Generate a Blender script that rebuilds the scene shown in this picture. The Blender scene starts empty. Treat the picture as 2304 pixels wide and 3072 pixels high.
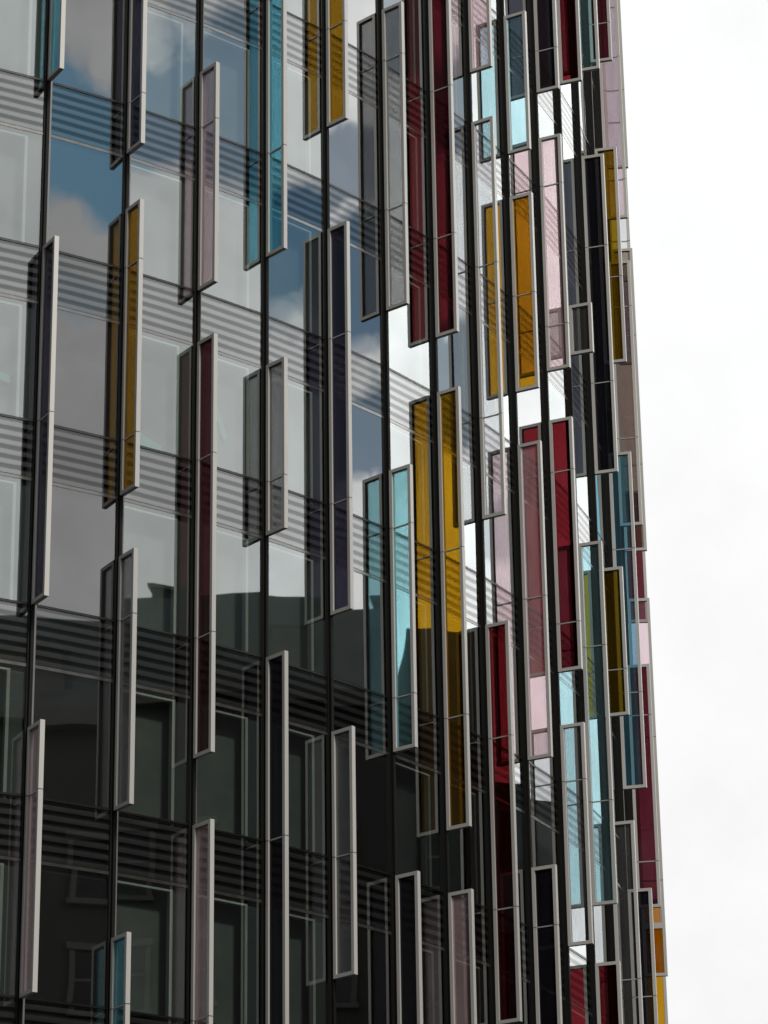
import bpy, bmesh, math, random
from mathutils import Vector, Matrix
R = math.radians
scn = bpy.context.scene
COL = scn.collection
random.seed(7)

# ------------------------------------------------------------------ camera
GZ = 1.6                                   # eye height above the pavement
cam_d = bpy.data.cameras.new('camera')
cam = bpy.data.objects.new('camera', cam_d)
COL.objects.link(cam)
r_ = Vector((0.85837226, -0.5128422, -0.01378203))
u_ = Vector((-0.18068611, -0.32734888, 0.92746711))
f_ = Vector((0.4801558, 0.79362182, 0.37365066))
cam.matrix_world = Matrix(((r_.x, u_.x, -f_.x, 0), (r_.y, u_.y, -f_.y, 0), (r_.z, u_.z, -f_.z, GZ), (0, 0, 0, 1)))
cam_d.sensor_fit = 'HORIZONTAL'
cam_d.sensor_width = 36
cam_d.lens = 144.49
cam_d.clip_end = 6000
cam_d.clip_start = 0.1
scn.camera = cam

# ------------------------------------------------------------------ sun
SUN_AZ, SUN_EL = 177.0, 42.0               # compass from +Y clockwise
sd = bpy.data.lights.new('sun', 'SUN')
sd.energy = 3.7
sd.angle = R(12)
sd.color = (1.0, 0.95, 0.87)
sun = bpy.data.objects.new('sun', sd)
COL.objects.link(sun)
dvec = Vector((math.sin(R(SUN_AZ)) * math.cos(R(SUN_EL)), math.cos(R(SUN_AZ)) * math.cos(R(SUN_EL)), math.sin(R(SUN_EL))))
sun.rotation_euler = dvec.to_track_quat('Z', 'Y').to_euler()

# ------------------------------------------------------------------ sky with broken cloud
w = bpy.data.worlds.new('World')
scn.world = w
w.use_nodes = True
nt = w.node_tree
nt.nodes.clear()


class NT:
    def __init__(s, nt): s.nt = nt

    def n(s, t, **k):
        o = s.nt.nodes.new(t)
        for a, b in k.items(): setattr(o, a, b)
        return o

    def link(s, a, b): s.nt.links.new(a, b)

    def put(s, sock, v):
        if isinstance(v, bpy.types.NodeSocket): s.link(v, sock)
        else: sock.default_value = v

    def m(s, op, a, b=0.0, c=0.0, clamp=False):
        o = s.n('ShaderNodeMath', operation=op, use_clamp=clamp)
        s.put(o.inputs[0], a); s.put(o.inputs[1], b); s.put(o.inputs[2], c)
        return o.outputs[0]

    def noise(s, vec, scale, detail=4, rough=0.5, out='Fac'):
        o = s.n('ShaderNodeTexNoise')
        if vec is not None: s.link(vec, o.inputs['Vector'])
        o.inputs['Scale'].default_value = scale
        o.inputs['Detail'].default_value = detail
        o.inputs['Roughness'].default_value = rough
        return o.outputs[out]

    def mix(s, f, a, b):
        o = s.n('ShaderNodeMix', data_type='RGBA')
        s.put(o.inputs[0], f); s.put(o.inputs[6], a); s.put(o.inputs[7], b)
        return o.outputs[2]

    def scale(s, col, f):
        o = s.n('ShaderNodeVectorMath', operation='SCALE')
        s.put(o.inputs[0], col); s.put(o.inputs[3], f)
        return o.outputs[0]


W_ = NT(nt)
tc = W_.n('ShaderNodeTexCoord')
vec = tc.outputs['Generated']
sep = W_.n('ShaderNodeSeparateXYZ')
W_.link(vec, sep.inputs[0])
az = W_.m('MULTIPLY', W_.m('ARCTAN2', sep.outputs[0], sep.outputs[1]), 180 / math.pi)
el = W_.m('MULTIPLY', W_.m('ARCSINE', sep.outputs[2]), 180 / math.pi)
n1 = W_.noise(vec, 9, 6, 0.6)
n2 = W_.noise(vec, 26, 5, 0.6)
n3 = W_.noise(vec, 3.2, 4, 0.5)
# ragged edges of the cloud gaps
wob1 = W_.m('MULTIPLY', W_.m('SUBTRACT', n1, 0.5), 5.0)
wob2 = W_.m('MULTIPLY', W_.m('SUBTRACT', n2, 0.5), 2.2)
elw = W_.m('ADD', el, W_.m('ADD', wob1, wob2))
azw = W_.m('ADD', az, W_.m('MULTIPLY', wob1, 1.5))
holes = [  # azimuth, elevation, half widths, openness
    (151, 28.7, 5.0, 1.15, 1.0), (141.5, 30.0, 4.0, 1.3, 0.8), (132, 29.6, 4.0, 1.25, 0.78),
    (123, 26.3, 4.0, 1.25, 0.95), (114, 28.3, 4.0, 0.65, 0.7), (114, 25.9, 4.0, 1.2, 0.92),
    (114, 23.4, 3.5, 0.6, 0.8), (105.5, 31.2, 3.5, 0.8, 0.7), (97, 29.3, 3.5, 0.9, 0.8),
    (97, 24.7, 3.5, 0.9, 0.8), (89, 21.6, 3.0, 0.6, 0.4), (151, 25.6, 4.0, 0.5, 0.25),
    (230, 38, 30, 8, 0.5), (300, 50, 40, 9, 0.6)]
blue = None
for a, e, ra, re_, st in holes:
    da = W_.m('DIVIDE', W_.m('SUBTRACT', azw, a if a < 180 else a - 360), ra)
    de = W_.m('DIVIDE', W_.m('SUBTRACT', elw, e), re_)
    d2 = W_.m('ADD', W_.m('MULTIPLY', da, da), W_.m('MULTIPLY', de, de))
    g = W_.m('MULTIPLY', W_.m('SUBTRACT', 1.75, d2, clamp=True), st)
    blue = g if blue is None else W_.m('MAXIMUM', blue, g)
# cloud brightness by compass direction (thick grey cloud to one side, thin white to the other)
ramp = W_.n('ShaderNodeValToRGB')
W_.link(W_.m('DIVIDE', az, 180.0, clamp=True), ramp.inputs[0])
cr = ramp.color_ramp
pts = [(0, 0.4), (20, 0.985), (42, 0.985), (52, 1.5), (75, 2.4), (97, 2.7), (106, 2.7), (114, 1.5), (123, 1.45), (132, 1.15), (141, 0.98), (151, 0.62), (160, 0.95), (180, 0.9)]
while len(cr.elements) < len(pts): cr.elements.new(0.5)
for e_, (a, v) in zip(cr.elements, pts):
    e_.position = a / 180
    e_.color = (v / 3, v / 3, v / 3, 1)
base = W_.m('MULTIPLY', ramp.outputs[0], 3.0)
# lower sky slightly duller, upper thinner
elf = W_.m('ADD', 0.72, W_.m('MULTIPLY', W_.m('DIVIDE', el, 30.0, clamp=True), 0.36))
away = W_.m('MULTIPLY', W_.m('SUBTRACT', az, 48.0), 0.1, clamp=True)
elf = W_.m('ADD', W_.m('MULTIPLY', elf, away), W_.m('MULTIPLY', W_.m('SUBTRACT', 1.0, away), W_.m('ADD', 0.9, W_.m('MULTIPLY', W_.m('DIVIDE', el, 24.0, clamp=True), 0.13))))
tex = W_.m('ADD', 1.0, W_.m('MULTIPLY', W_.m('ADD', W_.m('SUBTRACT', n1, 0.5), W_.m('MULTIPLY', W_.m('SUBTRACT', n2, 0.5), 0.5)), W_.m('ADD', 0.22, W_.m('MULTIPLY', away, 0.8))))
high = W_.m('SUBTRACT', 1.0, W_.m('MULTIPLY', W_.m('DIVIDE', W_.m('SUBTRACT', el, 34.0), 22.0, clamp=True), 0.68))
low = W_.m('ADD', 0.4, W_.m('MULTIPLY', W_.m('DIVIDE', W_.m('SUBTRACT', el, 6.0), 6.0, clamp=True), 0.6))
high = W_.m('MULTIPLY', high, low)
cl = W_.m('MULTIPLY', W_.m('MULTIPLY', W_.m('MULTIPLY', base, elf), tex), high)
tint = W_.mix(n3, (1.0, 0.992, 0.975, 1), (0.965, 0.985, 1.0, 1))
cloud = W_.scale(tint, cl)
sky = W_.n('ShaderNodeTexSky', sky_type='NISHITA')
sky.sun_disc = False
sky.sun_elevation = R(SUN_EL)
sky.sun_rotation = R(SUN_AZ)
sky.air_density = 1.0
sky.dust_density = 0.6
skm = W_.n('ShaderNodeVectorMath', operation='MULTIPLY')
W_.link(sky.outputs[0], skm.inputs[0]); skm.inputs[1].default_value = (0.055, 0.088, 0.088)
skyc = skm.outputs[0]
full = W_.mix(W_.m('MULTIPLY', blue, 1.0, clamp=True), cloud, skyc)
bg = W_.n('ShaderNodeBackground')
W_.link(full, bg.inputs[0])
bg.inputs[1].default_value = 1.0
W_.link(bg.outputs[0], W_.n('ShaderNodeOutputWorld').inputs[0])

scn.view_settings.view_transform = 'Standard'
scn.view_settings.look = 'None'
scn.view_settings.gamma = 1
scn.view_settings.exposure = 0.0
cy = scn.cycles
cy.max_bounces = 14
cy.transparent_max_bounces = 40
cy.glossy_bounces = 6
cy.diffuse_bounces = 3
cy.sample_clamp_indirect = 6
cy.caustics_reflective = False

# ------------------------------------------------------------------ materials


def mat(name):
    m = bpy.data.materials.new(name)
    m.use_nodes = True
    m.node_tree.nodes.clear()
    return m, NT(m.node_tree)


def diffuse(name, col, rough=0.5, metallic=0.0, var=0.12, scale=3.0, spec=0.5, bump=0.0, streak=False):
    m, t = mat(name)
    p = t.n('ShaderNodeBsdfPrincipled')
    co = t.n('ShaderNodeTexCoord').outputs['Object']
    if streak:
        mp = t.n('ShaderNodeMapping'); t.link(co, mp.inputs[0]); mp.inputs['Scale'].default_value = (1, 1, 0.08); co = mp.outputs[0]
    no = t.noise(co, scale, 5, 0.6)
    f = t.m('ADD', 1.0 - var, t.m('MULTIPLY', no, 2 * var))
    if streak:                                   # every length of metal weathers a little differently
        f = t.m('MULTIPLY', f, t.m('ADD', 0.93, t.m('MULTIPLY', t.n('ShaderNodeObjectInfo').outputs['Random'], 0.14)))
    c = t.scale(t.mix(0.0, (*col, 1), (*col, 1)), f)
    t.link(c, p.inputs['Base Color'])
    p.inputs['Metallic'].default_value = metallic
    t.link(t.m('ADD', rough - 0.08, t.m('MULTIPLY', no, 0.16)), p.inputs['Roughness'])
    p.inputs['Specular IOR Level'].default_value = spec
    if bump:
        b = t.n('ShaderNodeBump'); b.inputs['Strength'].default_value = bump
        t.link(no, b.inputs['Height']); t.link(b.outputs[0], p.inputs['Normal'])
    t.link(p.outputs[0], t.n('ShaderNodeOutputMaterial').inputs[0])
    return m


def coated(name, r0, refl, trans, wave=0.0):
    """solar control glass: coated mirror on the outside, the room seen through"""
    m, t = mat(name)
    fr = t.n('ShaderNodeFresnel'); fr.inputs[0].default_value = 1.5
    fac = t.m('ADD', r0, t.m('MULTIPLY', fr.outputs[0], 1 - r0), clamp=True)
    gl = t.n('ShaderNodeBsdfGlossy'); gl.inputs['Color'].default_value = (*refl, 1); gl.inputs['Roughness'].default_value = 0.014
    if wave:
        co = t.n('ShaderNodeTexCoord').outputs['Object']
        oi = t.n('ShaderNodeObjectInfo')
        ad = t.n('ShaderNodeVectorMath', operation='ADD'); t.link(co, ad.inputs[0]); t.link(oi.outputs['Location'], ad.inputs[1])
        h = t.noise(ad.outputs[0], 0.8, 0, 0.4)
        b = t.n('ShaderNodeBump'); b.inputs['Strength'].default_value = 1.0; b.inputs['Distance'].default_value = wave
        t.link(h, b.inputs['Height']); t.link(b.outputs[0], gl.inputs['Normal'])
    tr = t.n('ShaderNodeBsdfTransparent'); tr.inputs[0].default_value = (*trans, 1)
    mx = t.n('ShaderNodeMixShader')
    t.link(fac, mx.inputs[0]); t.link(tr.outputs[0], mx.inputs[1]); t.link(gl.outputs[0], mx.inputs[2])
    t.link(mx.outputs[0], t.n('ShaderNodeOutputMaterial').inputs[0])
    return m


def ribbed(name, pitch, z0):
    """spandrel glass: mirror coating in soft horizontal bands, louvres faint behind"""
    m, t = mat(name)
    co = t.n('ShaderNodeTexCoord').outputs['Object']
    sp = t.n('ShaderNodeSeparateXYZ'); t.link(co, sp.inputs[0])
    wob = t.m('MULTIPLY', t.m('SUBTRACT', t.noise(co, 1.3, 2, 0.5), 0.5), 0.02)
    ph = t.m('MULTIPLY', t.m('ADD', t.m('SUBTRACT', sp.outputs[2], z0), wob), 2 * math.pi / pitch)
    st = t.m('ADD', 0.5, t.m('MULTIPLY', t.m('SINE', ph), 1.0), clamp=True)
    r0 = t.m('ADD', 0.17, t.m('MULTIPLY', st, 0.11))
    fr = t.n('ShaderNodeFresnel'); fr.inputs[0].default_value = 1.5
    fac = t.m('MULTIPLY', t.m('ADD', r0, t.m('MULTIPLY', fr.outputs[0], t.m('SUBTRACT', 1.0, r0)), clamp=True), t.m('ADD', 0.78, t.m('MULTIPLY', st, 0.14)))
    gl = t.n('ShaderNodeBsdfGlossy'); gl.inputs['Color'].default_value = (0.95, 0.96, 0.96, 1); gl.inputs['Roughness'].default_value = 0.014
    tr = t.n('ShaderNodeBsdfTransparent'); tr.inputs[0].default_value = (0.8, 0.83, 0.82, 1)
    mx = t.n('ShaderNodeMixShader')
    t.link(fac, mx.inputs[0]); t.link(tr.outputs[0], mx.inputs[1]); t.link(gl.outputs[0], mx.inputs[2])
    t.link(mx.outputs[0], t.n('ShaderNodeOutputMaterial').inputs[0])
    return m


def clear(name):
    m, t = mat(name)
    tr = t.n('ShaderNodeBsdfTransparent'); tr.inputs[0].default_value = (0.97, 0.985, 0.975, 1)
    t.link(tr.outputs[0], t.n('ShaderNodeOutputMaterial').inputs[0])
    return m


def tinted(name, col, body=0.08):
    """laminated coloured glass; colour is reached after both faces of the pane"""
    m, t = mat(name)
    h = tuple(math.sqrt(max(c, 0.0005)) for c in col)
    fr = t.n('ShaderNodeFresnel'); fr.inputs[0].default_value = 1.45
    tr = t.n('ShaderNodeBsdfTransparent'); tr.inputs[0].default_value = (*h, 1)
    df = t.n('ShaderNodeBsdfDiffuse'); df.inputs[0].default_value = (*[min(1, c * 0.9 + 0.004) for c in col], 1)
    co = t.n('ShaderNodeTexCoord').outputs['Object']
    mp = t.n('ShaderNodeMapping'); t.link(co, mp.inputs[0]); mp.inputs['Scale'].default_value = (1, 3.0, 0.35)
    dust = t.noise(mp.outputs[0], 2.2, 4, 0.6)
    t.link(t.scale((*h, ), t.m('ADD', 0.90, t.m('MULTIPLY', dust, 0.2))), tr.inputs[0])
    m1 = t.n('ShaderNodeMixShader')
    t.link(t.m('MULTIPLY', t.m('ADD', 0.35, t.m('MULTIPLY', dust, 1.3)), body), m1.inputs[0])
    t.link(tr.outputs[0], m1.inputs[1]); t.link(df.outputs[0], m1.inputs[2])
    gl = t.n('ShaderNodeBsdfGlossy'); gl.inputs['Roughness'].default_value = 0.0
    gl.inputs['Color'].default_value = (0.9, 0.9, 0.9, 1)
    mx = t.n('ShaderNodeMixShader')
    t.link(t.m('MULTIPLY', fr.outputs[0], 0.55), mx.inputs[0]); t.link(m1.outputs[0], mx.inputs[1]); t.link(gl.outputs[0], mx.inputs[2])
    t.link(mx.outputs[0], t.n('ShaderNodeOutputMaterial').inputs[0])
    return m


M_alu = diffuse('anodised aluminium', (0.385, 0.379, 0.366), 0.42, 0.15, 0.06, 2.0, streak=True)
M_rail = diffuse('pale rail', (0.5, 0.48, 0.46), 0.3, 0.5, 0.05)
M_joint = diffuse('joint gasket', (0.02, 0.02, 0.02), 0.6)
M_mul = diffuse('black mullion', (0.006, 0.006, 0.006), 0.55, 0.0, 0.2, 6, 0.12, streak=True)
M_mulside = diffuse('grey mullion fillet', (0.13, 0.128, 0.13), 0.4, 0.2, 0.1)
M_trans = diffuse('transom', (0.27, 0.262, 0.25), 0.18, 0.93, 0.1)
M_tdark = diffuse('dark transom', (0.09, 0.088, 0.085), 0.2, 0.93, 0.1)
M_slat = diffuse('louvre slat', (0.07, 0.07, 0.07), 0.4, 0.3, 0.08, 4)
M_back = diffuse('louvre void', (0.012, 0.013, 0.013), 0.7, 0, 0.3)
M_bead = diffuse('white window bead', (0.56, 0.60, 0.56), 0.5)
M_ring = diffuse('grey window lining', (0.07, 0.082, 0.078), 0.55)
M_room = diffuse('dim office interior', (0.17, 0.19, 0.178), 0.8, 0, 0.5, 1.1)
M_blank = diffuse('blank back panel', (0.030, 0.032, 0.031), 0.5, 0, 0.3)
M_glass = coated('window solar glass', 0.30, (0.92, 0.97, 0.965), (0.89, 0.94, 0.92), 0.0028)
M_blankg = coated('blank bay solar glass', 0.32, (0.95, 0.95, 0.955), (0.6, 0.6, 0.6), 0.0028)
M_spg = ribbed('banded spandrel glass', 1.1876 / 6, 0.0)
M_clear = clear('glass edge')
TINT = {
    'cyan': ((0.21, 0.66, 0.82), 0.04, 'turquoise glass fin'), 'aqua': ((0.40, 0.78, 0.84), 0.04, 'light turquoise glass fin'),
    'pale_cyan': ((0.55, 0.84, 0.90), 0.03, 'pale blue glass fin'),
    'navy': ((0.060, 0.054, 0.088), 0.09, 'dark indigo glass fin'), 'ink': ((0.050, 0.050, 0.066), 0.09, 'blue black glass fin'), 'crimson': ((0.10, 0.007, 0.012), 0.04, 'dark crimson glass fin'), 'black': ((0.02, 0.02, 0.03), 0.06, 'near black glass fin'),
    'pink': ((0.92, 0.71, 0.75), 0.15, 'pale pink glass fin'), 'rose': ((0.80, 0.64, 0.69), 0.04, 'rose glass fin'),
    'bronze': ((0.40, 0.33, 0.26), 0.05, 'bronze glass fin'), 'amber': ((0.44, 0.22, 0.006), 0.05, 'amber glass fin'), 'maroon': ((0.10, 0.017, 0.026), 0.04, 'maroon glass fin'),
    'olive': ((0.32, 0.20, 0.012), 0.06, 'olive yellow glass fin'), 'grey': ((0.36, 0.36, 0.36), 0.05, 'smoke grey glass fin'),
    'clear': ((0.70, 0.70, 0.72), 0.03, 'nearly clear glass fin'), 'red': ((0.145, 0.010, 0.015), 0.03, 'deep red glass fin'),
    'blue': ((0.26, 0.55, 0.70), 0.05, 'slate blue glass fin'), 'brown': ((0.37, 0.32, 0.33), 0.05, 'brownish glass fin'),
    'lavender': ((0.52, 0.50, 0.72), 0.05, 'lavender glass fin')}
M_t = {k: tinted(k + ' laminated glass', v[0], v[1]) for k, v in TINT.items()}

# ------------------------------------------------------------------ mesh helpers


class MB:
    def __init__(s, mats):
        s.v, s.f, s.mi, s.mats = [], [], [], mats

    def box(s, x0, x1, y0, y1, z0, z1, mi=0, side=None):
        b = len(s.v)
        s.v += [(x0, y0, z0), (x1, y0, z0), (x1, y1, z0), (x0, y1, z0), (x0, y0, z1), (x1, y0, z1), (x1, y1, z1), (x0, y1, z1)]
        fs = [(0, 3, 2, 1), (4, 5, 6, 7), (0, 1, 5, 4), (1, 2, 6, 5), (2, 3, 7, 6), (3, 0, 4, 7)]
        for k, q in enumerate(fs):
            s.f.append(tuple(b + i for i in q))
            s.mi.append(mi if side is None or k == 2 else side)     # k == 2 is the outside (-y) face
        return s

    def poly(s, pts, z0, z1, mi=0):
        """prism over a plan outline (counter clockwise)"""
        b = len(s.v); n = len(pts)
        s.v += [(p[0], p[1], z0) for p in pts] + [(p[0], p[1], z1) for p in pts]
        s.f.append(tuple(b + i for i in reversed(range(n)))); s.mi.append(mi)
        s.f.append(tuple(b + n + i for i in range(n))); s.mi.append(mi)
        for i in range(n):
            j = (i + 1) % n
            s.f.append((b + i, b + j, b + n + j, b + n + i)); s.mi.append(mi)
        return s

    def lprism(s, pts, y0, y1, mi=0):
        """prism of an outline in x, z pushed through y"""
        b = len(s.v); n = len(pts)
        s.v += [(p[0], y0, p[1]) for p in pts] + [(p[0], y1, p[1]) for p in pts]
        s.f.append(tuple(b + i for i in range(n))); s.mi.append(mi)
        s.f.append(tuple(b + n + i for i in reversed(range(n)))); s.mi.append(mi)
        for i in range(n):
            j = (i + 1) % n
            s.f.append((b + i, b + n + i, b + n + j, b + j)); s.mi.append(mi)
        return s

    def quad(s, a, b, c, d, mi=0):
        k = len(s.v); s.v += [a, b, c, d]; s.f.append((k, k + 1, k + 2, k + 3)); s.mi.append(mi)
        return s

    def mesh(s, name):
        me = bpy.data.meshes.new(name)
        me.from_pydata(s.v, [], s.f)
        for m in s.mats: me.materials.append(m)
        me.polygons.foreach_set('material_index', s.mi)
        me.update()
        return me


def obj(name, me, parent=None, loc=(0, 0, 0), rz=0.0, label=None):
    if isinstance(me, MB): me = me.mesh(name)
    o = bpy.data.objects.new(name, me)
    COL.objects.link(o)
    o.parent = parent
    o.location = loc
    o.rotation_euler = (0, 0, rz)
    if label: o['label'] = label
    return o


def tag(o, label, cat, group=None, kind=None):
    o['label'] = label; o['category'] = cat
    if group: o['group'] = group
    if kind: o['kind'] = kind


def struct(name, me, loc=(0, 0, 0)):
    o = obj(name, me, None, loc); o['kind'] = 'structure'
    return o


# ------------------------------------------------------------------ plan of the curved front (fitted to the photograph)
P = {
-3: (17.8891, 50.8798, -0.1892), -2: (19.0727, 50.6827, -0.1414), -1: (20.8623, 50.4931, -0.0703), 0: (22.6608, 50.4304, 0.0000),
1: (24.4952, 50.4960, 0.0709), 2: (26.2492, 50.6806, 0.1383), 3: (28.0045, 50.9859, 0.2055), 4: (29.7355, 51.4078, 0.2721),
5: (31.5197, 51.9732, 0.3411), 6: (33.1816, 52.6254, 0.4062), 7: (34.7594, 53.3640, 0.4690), 8: (36.3376, 54.2289, 0.5331),
9: (37.9172, 55.2330, 0.5989), 10: (39.3425, 56.2718, 0.6601), 11: (40.7285, 57.4198, 0.7235), 12: (42.0375, 58.6549, 0.7892),
13: (43.2610, 59.9747, 0.8573), 14: (44.3901, 61.3760, 0.9278), 15: (45.4159, 62.8546, 1.0006), 16: (46.3295, 64.4051, 1.0759),
17: (47.1219, 66.0207, 1.1536)}
P[-3] = (17.313, 50.997, -0.205)
for i_ in (-4, -5, -6):
    a_ = -0.07 * (-i_)
    P[i_] = (P[i_ + 1][0] - 1.8 * math.cos(a_), P[i_ + 1][1] + 1.8 * abs(math.sin(a_)), a_)
ZL1, FH, BH, FD = 31.675, 3.7812, 1.1876, 0.68
ZL = lambda k: ZL1 - (k - 1) * FH + GZ            # top of spandrel k
TOP = ZL(-3) + 2.6
FINS = [
 (0,[(None,31.60,'cyan'),(27.85,20.32,'navy'),(17.84,12.76,'pink')]),
 (1,[(None,30.46,'navy'),(29.13,22.92,'amber'),(21.59,16.54,'grey'),(14.04,None,'cyan')]),
 (2,[(32.91,27.86,'pink'),(26.67,17.83,'maroon'),(16.51,None,'pink')]),
 (3,[(None,29.16,'cyan'),(26.68,22.90,'grey'),(20.30,None,'black')]),
 (4,[(None,32.93,'amber'),(30.47,21.61,'navy'),(19.14,14.05,'grey')]),
 (5,[(36.74,29.19,'grey'),(25.38,19.15,'aqua'),(16.52,None,'ink')]),
 (6,[(None,29.20,'crimson'),(27.86,17.83,'amber'),(16.52,None,'pink')]),
 (7,[(None,36.73,'pink'),(35.39,25.41,'clear'),(22.89,14.05,'red')]),
 (8,[(39.23,35.44,'pale_cyan'),(34.26,29.19,'amber'),(27.87,20.33,'pink'),(17.83,None,'ink')]),
 (9,[(None,38.07,'ink'),(36.74,30.50,'pink'),(29.17,22.93,'red'),(21.59,16.51,'clear')]),
 (10,[(None,39.23,'red'),(32.95,31.64,'grey'),(26.67,17.83,'pale_cyan'),(16.47,None,'red')]),
 (11,[(None,40.55,'pale_cyan'),(38.04,29.20,'ink'),(26.68,22.92,'olive'),(20.28,None,'clear')]),
 (12,[(None,41.92,'maroon'),(39.25,32.98,'olive'),(30.48,21.61,'blue'),(19.10,None,'ink')]),
 (13,[(None,38.06,'rose'),(36.72,29.21,'brown'),(25.35,19.12,'maroon')]),
 (14,[(None,40.54,'clear'),(38.02,29.19,'bronze'),(27.84,19.12,'rose'),(19.12,17.79,'amber')]),
 (15,[(None,38.02,'clear'),(38.02,35.33,'lavender'),(31.56,27.85,'maroon'),(20.26,16.52,'amber')]),
]

BASE = Vector((32.0, 60.0, 0.0))
bld = bpy.data.objects.new('office_building', None)
COL.objects.link(bld)
bld.location = BASE
tag(bld, 'curved glass office building with coloured glass fins on its dark mullions', 'building')


def place(p, z=0.0): return (p[0] - BASE.x, p[1] - BASE.y, z)


# solid body behind the glass, floors above and below the frame, roof
idx = sorted(P)


def inset(i, d):
    x, y, a = P[i]
    return (x - d * math.sin(a) - BASE.x, y + d * math.cos(a) - BASE.y)


core = [inset(i, 1.0) for i in idx] + [(47 - BASE.x, 84 - BASE.y), (8 - BASE.x, 84 - BASE.y)]
obj('interior_core', MB([M_room]).poly(core, 0.0, TOP - 0.1), bld)
rim = [inset(i, -0.12) for i in idx] + [(48 - BASE.x, 85 - BASE.y), (7 - BASE.x, 85 - BASE.y)]
obj('roof', MB([M_trans]).poly(rim, TOP, TOP + 0.5), bld)
skirt = [inset(i, -0.03) for i in idx] + [inset(i, 0.3) for i in reversed(idx)]
ZB = ZL(8)
obj('plinth_wall', MB([M_trans]).poly(skirt, 0.0, ZB - BH - 0.02), bld)
for side in (0, 1):
    i = idx[0] if side == 0 else idx[-1]
    q = [inset(i, -0.02), inset(i, 0.02), (8 - BASE.x, 84 - BASE.y) if side == 0 else (47 - BASE.x, 84 - BASE.y)]
    ax, ay = q[0]; bx, by = q[2]
    L = math.hypot(bx - ax, by - ay); an = math.atan2(by - ay, bx - ax)
    obj('side_wall', MB([M_ring]).box(0, L, -0.1, 0.1, 0, TOP), bld, (ax, ay, 0), an)

# mullions, each one piece from plinth to roof
mb = MB([M_mul, M_mulside])
mb.box(-0.032, 0.032, -0.10, 0.10, 0.0, TOP - 0.02, 0)
mb.box(0.0325, 0.105, -0.018, 0.06, 0.0, TOP - 0.02, 1)
mb.box(-0.062, -0.0325, -0.030, 0.06, 0.0, TOP - 0.02, 0)
mul_me = mb.mesh('mullion')
for i in idx: obj('mullion', mul_me, bld, place(P[i]), P[i][2])

# bays: window panes and louvred spandrels
BLANK = {0, 4, 8, 12, -4}


def bay(i):
    (x0, y0, a0), (x1, y1, a1) = P[i], P[i + 1]
    return math.hypot(x1 - x0, y1 - y0), math.atan2(y1 - y0, x1 - x0)


WH = FH - BH


def window_parts(i):
    L, an = bay(i)
    e = 0.055
    blank = i in BLANK
    g = MB([M_blankg if blank else M_glass, M_clear]).box(e, L - e, 0.0, 0.012, 0.02, WH - 0.085, 0, 1).mesh('window')
    if blank:
        b = MB([M_blank]).box(e, L - e, 0.09, 0.12, 0.02, WH - 0.02).mesh('back_panel')
        return g, [('back_panel', b)]
    rx = L - 0.42                       # edge of the inner opening
    o_ = rx + 0.068
    ring = MB([M_ring]).lprism([(o_, 0), (L - .02, 0), (L - .02, WH), (.02, WH), (.02, WH - .13), (o_, WH - .13)], 0.10, 0.30)
    bead = MB([M_bead]).lprism([(rx, -.1), (rx + .066, -.1), (rx + .066, WH - .132), (.022, WH - .132), (.022, WH - .178), (rx, WH - .178)], 0.07, 0.18)
    room = MB([M_room])
    room.box(0.02, L - 0.02, 0.46, 0.50, 0.0, WH)
    return g, [('window_lining', ring.mesh('window_lining')), ('window_bead', bead.mesh('window_bead')), ('room_wall', room.mesh('room_wall'))]


def spandrel_parts(i):
    L, an = bay(i)
    e = 0.055
    g = MB([M_spg, M_clear]).box(e, L - e, 0.0, 0.012, 0.0, BH - 0.045, 0, 1).mesh('spandrel_panel')
    sl = MB([M_slat, M_back])
    n = 6
    for k in range(n):
        z = BH * k / n
        sl.box(e, L - e, 0.03, 0.045, z + 0.008, z + 0.098, 0)
    sl.box(e - 0.02, L - e + 0.02, 0.10, 0.12, 0.0, BH, 1)
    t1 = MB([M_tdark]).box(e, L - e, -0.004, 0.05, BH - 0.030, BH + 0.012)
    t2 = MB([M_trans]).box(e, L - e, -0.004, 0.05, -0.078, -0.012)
    return g, [('louvre_slats', sl.mesh('louvre_slats')), ('transom', t1.mesh('transom')), ('transom', t2.mesh('transom'))]


def in_frame(i, z):
    """does this bay at this height fall inside the photograph (with a margin)"""
    x = (P[i][0] + P[i + 1][0]) / 2; y = (P[i][1] + P[i + 1][1]) / 2
    v = Vector((x, y, z - GZ)); d = v.dot(f_)
    px = 1152 + 9247.6 * v.dot(r_) / d; py = 1536 - 9247.6 * v.dot(u_) / d
    return -140 < px < 2440 and -260 < py < 3330


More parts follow.
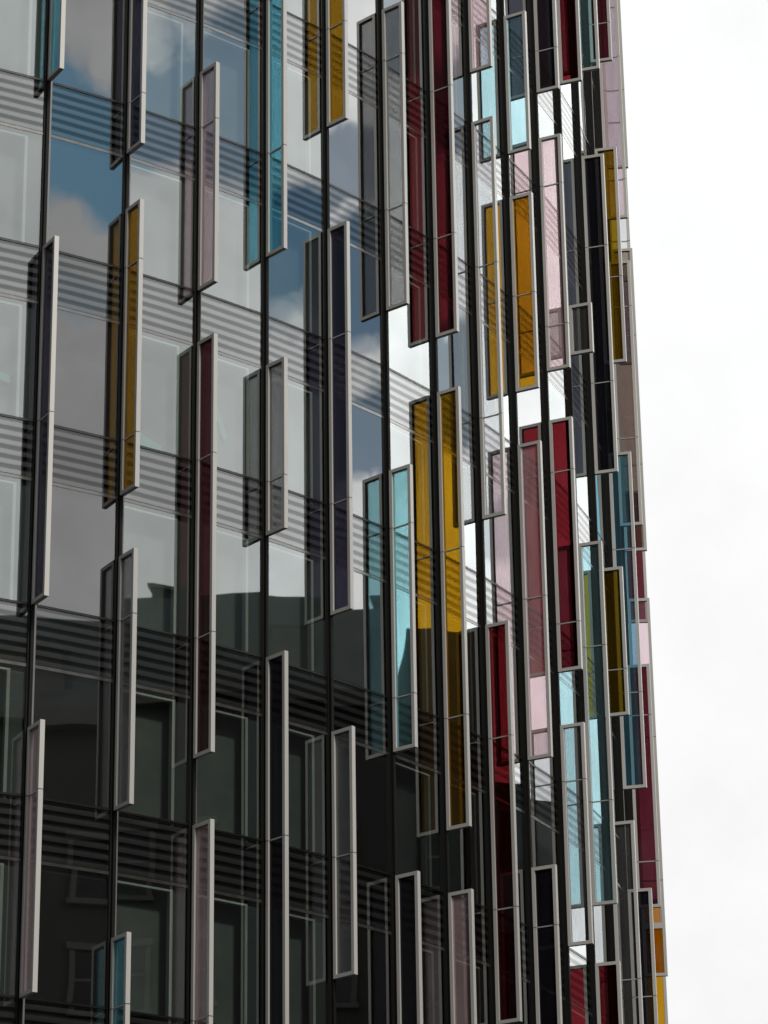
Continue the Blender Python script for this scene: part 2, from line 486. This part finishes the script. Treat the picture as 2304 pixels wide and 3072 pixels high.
M_sheet = diffuse('teal plastic sheet', (0.10, 0.42, 0.36), 0.5, 0, 0.3, 6)
SHEETS = {(1, 3): [(.05, 1.0), (.05, .72), (.45, .34), (.95, .08), (1.2, .0), (1.2, .3), (.8, .42), (.4, .7)],
          (-1, 3): [(.1, 1.7), (.5, 1.05), (1.35, .86), (1.35, 1.02), (.8, 1.18), (.45, 1.5)],
          (2, 3): [(.25, 1.0), (.55, 1.75), (.75, 1.8), (1.1, .9), (1.0, .85), (.68, 1.62), (.36, .95)]}
rest = []
cnt = 0
for i in range(-6, 17):
    L, an = bay(i)
    g, ws = window_parts(i)
    sg, ss = spandrel_parts(i)
    for k in range(-3, 9):
        zw, zs = ZL(k), ZL(k) - BH
        for nm, me, parts, z in (('window', g, ws, zw), ('spandrel_panel', sg, ss, zs)):
            if i <= 9 and in_frame(i, z + 1.0):
                # every unit sits a touch out of plane, as real glazing does
                o = obj(nm, me, bld, place(P[i], z), an)
                o.rotation_euler = (random.uniform(-1, 1) * 0.0014, 0, an + random.uniform(-1, 1) * 0.0012)
                if nm == 'window':
                    cnt += 1
                    if (i, k) in SHEETS:
                        obj('hanging_sheet', MB([M_sheet]).lprism(SHEETS[(i, k)], 0.36, 0.40), o, label='crumpled teal plastic sheet')
                for pn, pm in parts: obj(pn, pm, o)
            else:
                rest.append((me, place(P[i], z), an)); rest += [(pm, place(P[i], z), an) for pn, pm in parts]
print('windows as parts', cnt)
# bays beyond the frame or seen edge-on: one piece of the same curtain wall
bmv, bmf, bmi, mats = [], [], [], []
for me, loc, an in rest:
    b = len(bmv); c, s_ = math.cos(an), math.sin(an)
    bmv += [(v.co.x * c - v.co.y * s_ + loc[0], v.co.x * s_ + v.co.y * c + loc[1], v.co.z + loc[2]) for v in me.vertices]
    mp = []
    for m in me.materials:
        if m not in mats: mats.append(m)
        mp.append(mats.index(m))
    for p in me.polygons:
        bmf.append(tuple(b + q for q in p.vertices)); bmi.append(mp[p.material_index])
q = MB(mats); q.v, q.f, q.mi = bmv, bmf, bmi
o = obj('curtain_wall_beyond', q, bld); o['kind'] = 'stuff'

# ------------------------------------------------------------------ the coloured fins
OFFS = (-0.05, -1.215, -2.495)
LEV = sorted(ZL(k) + d for k in range(-4, 10) for d in OFFS)
snap = lambda z: min(LEV, key=lambda v: abs(v - z))
BW, TH, Y0 = 0.075, 0.048, -0.105                  # bar width, half thickness, rear of the fin


def fin(i, zt, zb, tint):
    zt = snap(zt + GZ) if zt is not None else snap(ZL(-3) + 1)
    zb = snap(zb + GZ) if zb is not None else snap(ZL(8) - 1)
    h = zt - zb
    joints = [ZL(k) - 0.05 - zb for k in range(-4, 10) if zb + 0.1 < ZL(k) - 0.05 < zt - 0.1]
    cuts = sorted([0.0] + joints + [h])
    yf, yr = -FD, Y0
    f = MB([M_alu, M_joint])
    g = 0.008
    for a, b in zip(cuts[:-1], cuts[1:]):
        a2 = a + (g if a > 0 else 0); b2 = b - (g if b < h else 0)
        f.box(-TH, TH, yf, yf + BW, a2, b2)
        f.box(-TH, TH, yr - BW, yr, a2, b2)
    f.box(-TH, TH, yf + BW, yr - BW, 0, BW)
    f.box(-TH, TH, yf + BW, yr - BW, h - BW, h)
    for j in joints:                                # recessed gasket in the rail joints
        f.box(-TH + 0.012, TH - 0.012, yf + 0.012, yf + BW, j - g, j + g, 1)
        f.box(-TH + 0.012, TH - 0.012, yr - BW, yr - 0.002, j - g, j + g, 1)
    # slim glazing beads round the pane
    o = obj('glass_fin', f, bld, place(P[i], zb), P[i][2] + random.uniform(-1, 1) * R(0.5), TINT[tint][2])
    for a, b in zip(cuts[:-1], cuts[1:]):
        z0 = a + (0.016 if a > 0 else BW - 0.012); z1 = b - (0.016 if b < h else BW - 0.012)
        obj('tinted_pane', MB([M_t[tint]]).box(-0.008, 0.008, yf + BW - 0.012, yr - BW + 0.012, z0, z1), o)
    for j in joints:
        obj('joint_rail', MB([M_rail]).box(-0.02, 0.02, yf + BW, yr - BW, j - 0.012, j + 0.012), o)
    return o


for i, lst in FINS:
    for zt, zb, c in lst: fin(i, zt, zb, c)

# ------------------------------------------------------------------ ground and street
M_ground = diffuse('grey paving', (0.08, 0.08, 0.077), 0.85, 0, 0.2, 0.4)
M_road = diffuse('asphalt', (0.045, 0.045, 0.046), 0.9, 0, 0.2, 1.5)
M_kerb = diffuse('kerb stone', (0.22, 0.21, 0.2), 0.8)
M_line = diffuse('road paint', (0.6, 0.6, 0.55), 0.7)
struct('ground', MB([M_ground]).quad((-900, -900, 0), (900, -900, 0), (900, 900, 0), (-900, 900, 0)))
struct('road', MB([M_road]).quad((-60, 26, .004), (46, 26, .004), (46, 36, .004), (-60, 36, .004)))
struct('kerb', MB([M_kerb]).box(-60, 46, 36, 36.2, 0, .13).box(-60, 24, 25.8, 26, 0, .13))
ln = MB([M_line])
for k in range(16): ln.quad((-58 + k * 6.4, 30.94, .008), (-55 + k * 6.4, 30.94, .008), (-55 + k * 6.4, 31.06, .008), (-58 + k * 6.4, 31.06, .008))
struct('road_marking', ln)

# ------------------------------------------------------------------ building across the street (seen mirrored in the lower panes)
M_litbrick = diffuse('lit tone brick', (0.22, 0.21, 0.19), 0.9, 0, 0.3, 1.2)  # lighter brick tone: the light on the end house is put into its colour
M_brick = diffuse('sooty brick', (0.10, 0.098, 0.09), 0.9, 0, 0.35, 1.2)
M_slate = diffuse('slate roof', (0.14, 0.165, 0.16), 0.7, 0, 0.3, 1.0)
M_trim = diffuse('stone trim', (0.24, 0.235, 0.21), 0.8)
M_wpane = diffuse('dark sash pane', (0.02, 0.022, 0.025), 0.15)


def terrace(name, A, B, wall_h, roof_h, label, dep=9.0, chim=2, M_brick=M_brick):
    ax, ay = A; bx, by = B
    L = math.hypot(bx - ax, by - ay); an = math.atan2(by - ay, bx - ax)
    e = bpy.data.objects.new(name, None); COL.objects.link(e); e.location = (ax, ay, 0); e.rotation_euler = (0, 0, an)
    tag(e, label, 'building', None)
    # local: x along, +y is the street side (left of A to B)
    obj('wall', MB([M_brick]).box(0, L, -dep, 0, 0, wall_h), e)
    obj('cornice', MB([M_trim]).box(-.1, L + .1, 0.003, 0.45, wall_h - .6, wall_h - 0.05), e)
    r = MB([M_slate])
    z0, z1 = wall_h + 0.003, wall_h + roof_h
    p = [(0, 0.1, z0), (L, 0.1, z0), (L, -dep, z0), (0, -dep, z0), (0.6, -2.0, z1), (L - .6, -2.0, z1), (L - .6, -dep + 2, z1), (0.6, -dep + 2, z1)]
    b = len(r.v); r.v += p
    for fc in ((0, 4, 5, 1), (1, 5, 6, 2), (2, 6, 7, 3), (3, 7, 4, 0), (4, 7, 6, 5), (0, 1, 2, 3)):
        r.f.append(tuple(b + t for t in fc)); r.mi.append(0)
    ro = obj('roof', r, e)
    for k in range(chim):
        cx = L * (k + .5) / chim
        c = MB([M_brick, M_trim]).box(cx - .8, cx + .8, -3.4, -2.6, z1 - .05, z1 + 0.55).box(cx - .9, cx + .9, -3.5, -2.5, z1 + .553, z1 + .68, 1)
        obj('chimney', c, ro)
    n = max(1, int(L / 3.0))
    for fl in range(int((wall_h - 2) / 3.6)):
        for k in range(n):
            cx = L * (k + .5) / n; z = 1.4 + fl * 3.6
            f = MB([M_trim]).box(cx - .72, cx - .55, 0.003, .14, z, z + 2).box(cx + .55, cx + .72, 0.003, .14, z, z + 2)
            f.box(cx - .8, cx + .8, .003, .2, z - .16, z - .003).box(cx - .8, cx + .8, .003, .2, z + 2.003, z + 2.25)
            f.box(cx - .55, cx + .55, .004, .06, z + .96, z + 1.04)
            o = obj('window', f, e)
            obj('pane', MB([M_wpane]).box(cx - .548, cx + .548, -.1, .02, z + .003, z + 1.997), o)
    for k in range(n // 2):                       # dormers
        cx = L * (k + .5) / (n // 2)
        d = MB([M_slate]).box(cx - .9, cx + .9, -2.2, -.35, z0 + .3, z0 + 2.2)
        o = obj('dormer', d, ro)
        obj('dormer_window', MB([M_trim]).box(cx - .6, cx + .6, -.347, -.27, z0 + .5, z0 + 2.0), o)
    return e


C = [(69.3, 63.6), (66.0, 52.6), (63.0, 43.0), (60.5, 35.0), (45.0, 17.0), (20.0, 7.0)]
terrace('terrace_house', C[1], C[0], 28.0, 3.2, 'low brick house, brick toned as if lit, at the end of the row, mirrored in the glass front', chim=1, M_brick=M_litbrick)
terrace('terrace_house', C[2], C[1], 32.6, 3.4, 'dark brick house with slate mansard between the low end house and the taller one', chim=1)
terrace('terrace_house', C[3], C[2], 33.2, 3.6, 'dark brick house with slate mansard next to the long terrace, mirrored in the glass', chim=1)
terrace('brick_terrace', C[4], C[3], 33.4, 3.8, 'middle dark brick terrace of the curved row, mirrored in the glass', chim=2)
terrace('brick_terrace', C[5], C[4], 32.9, 3.8, 'longest dark brick terrace of the row, mirrored at the lower left', chim=2)
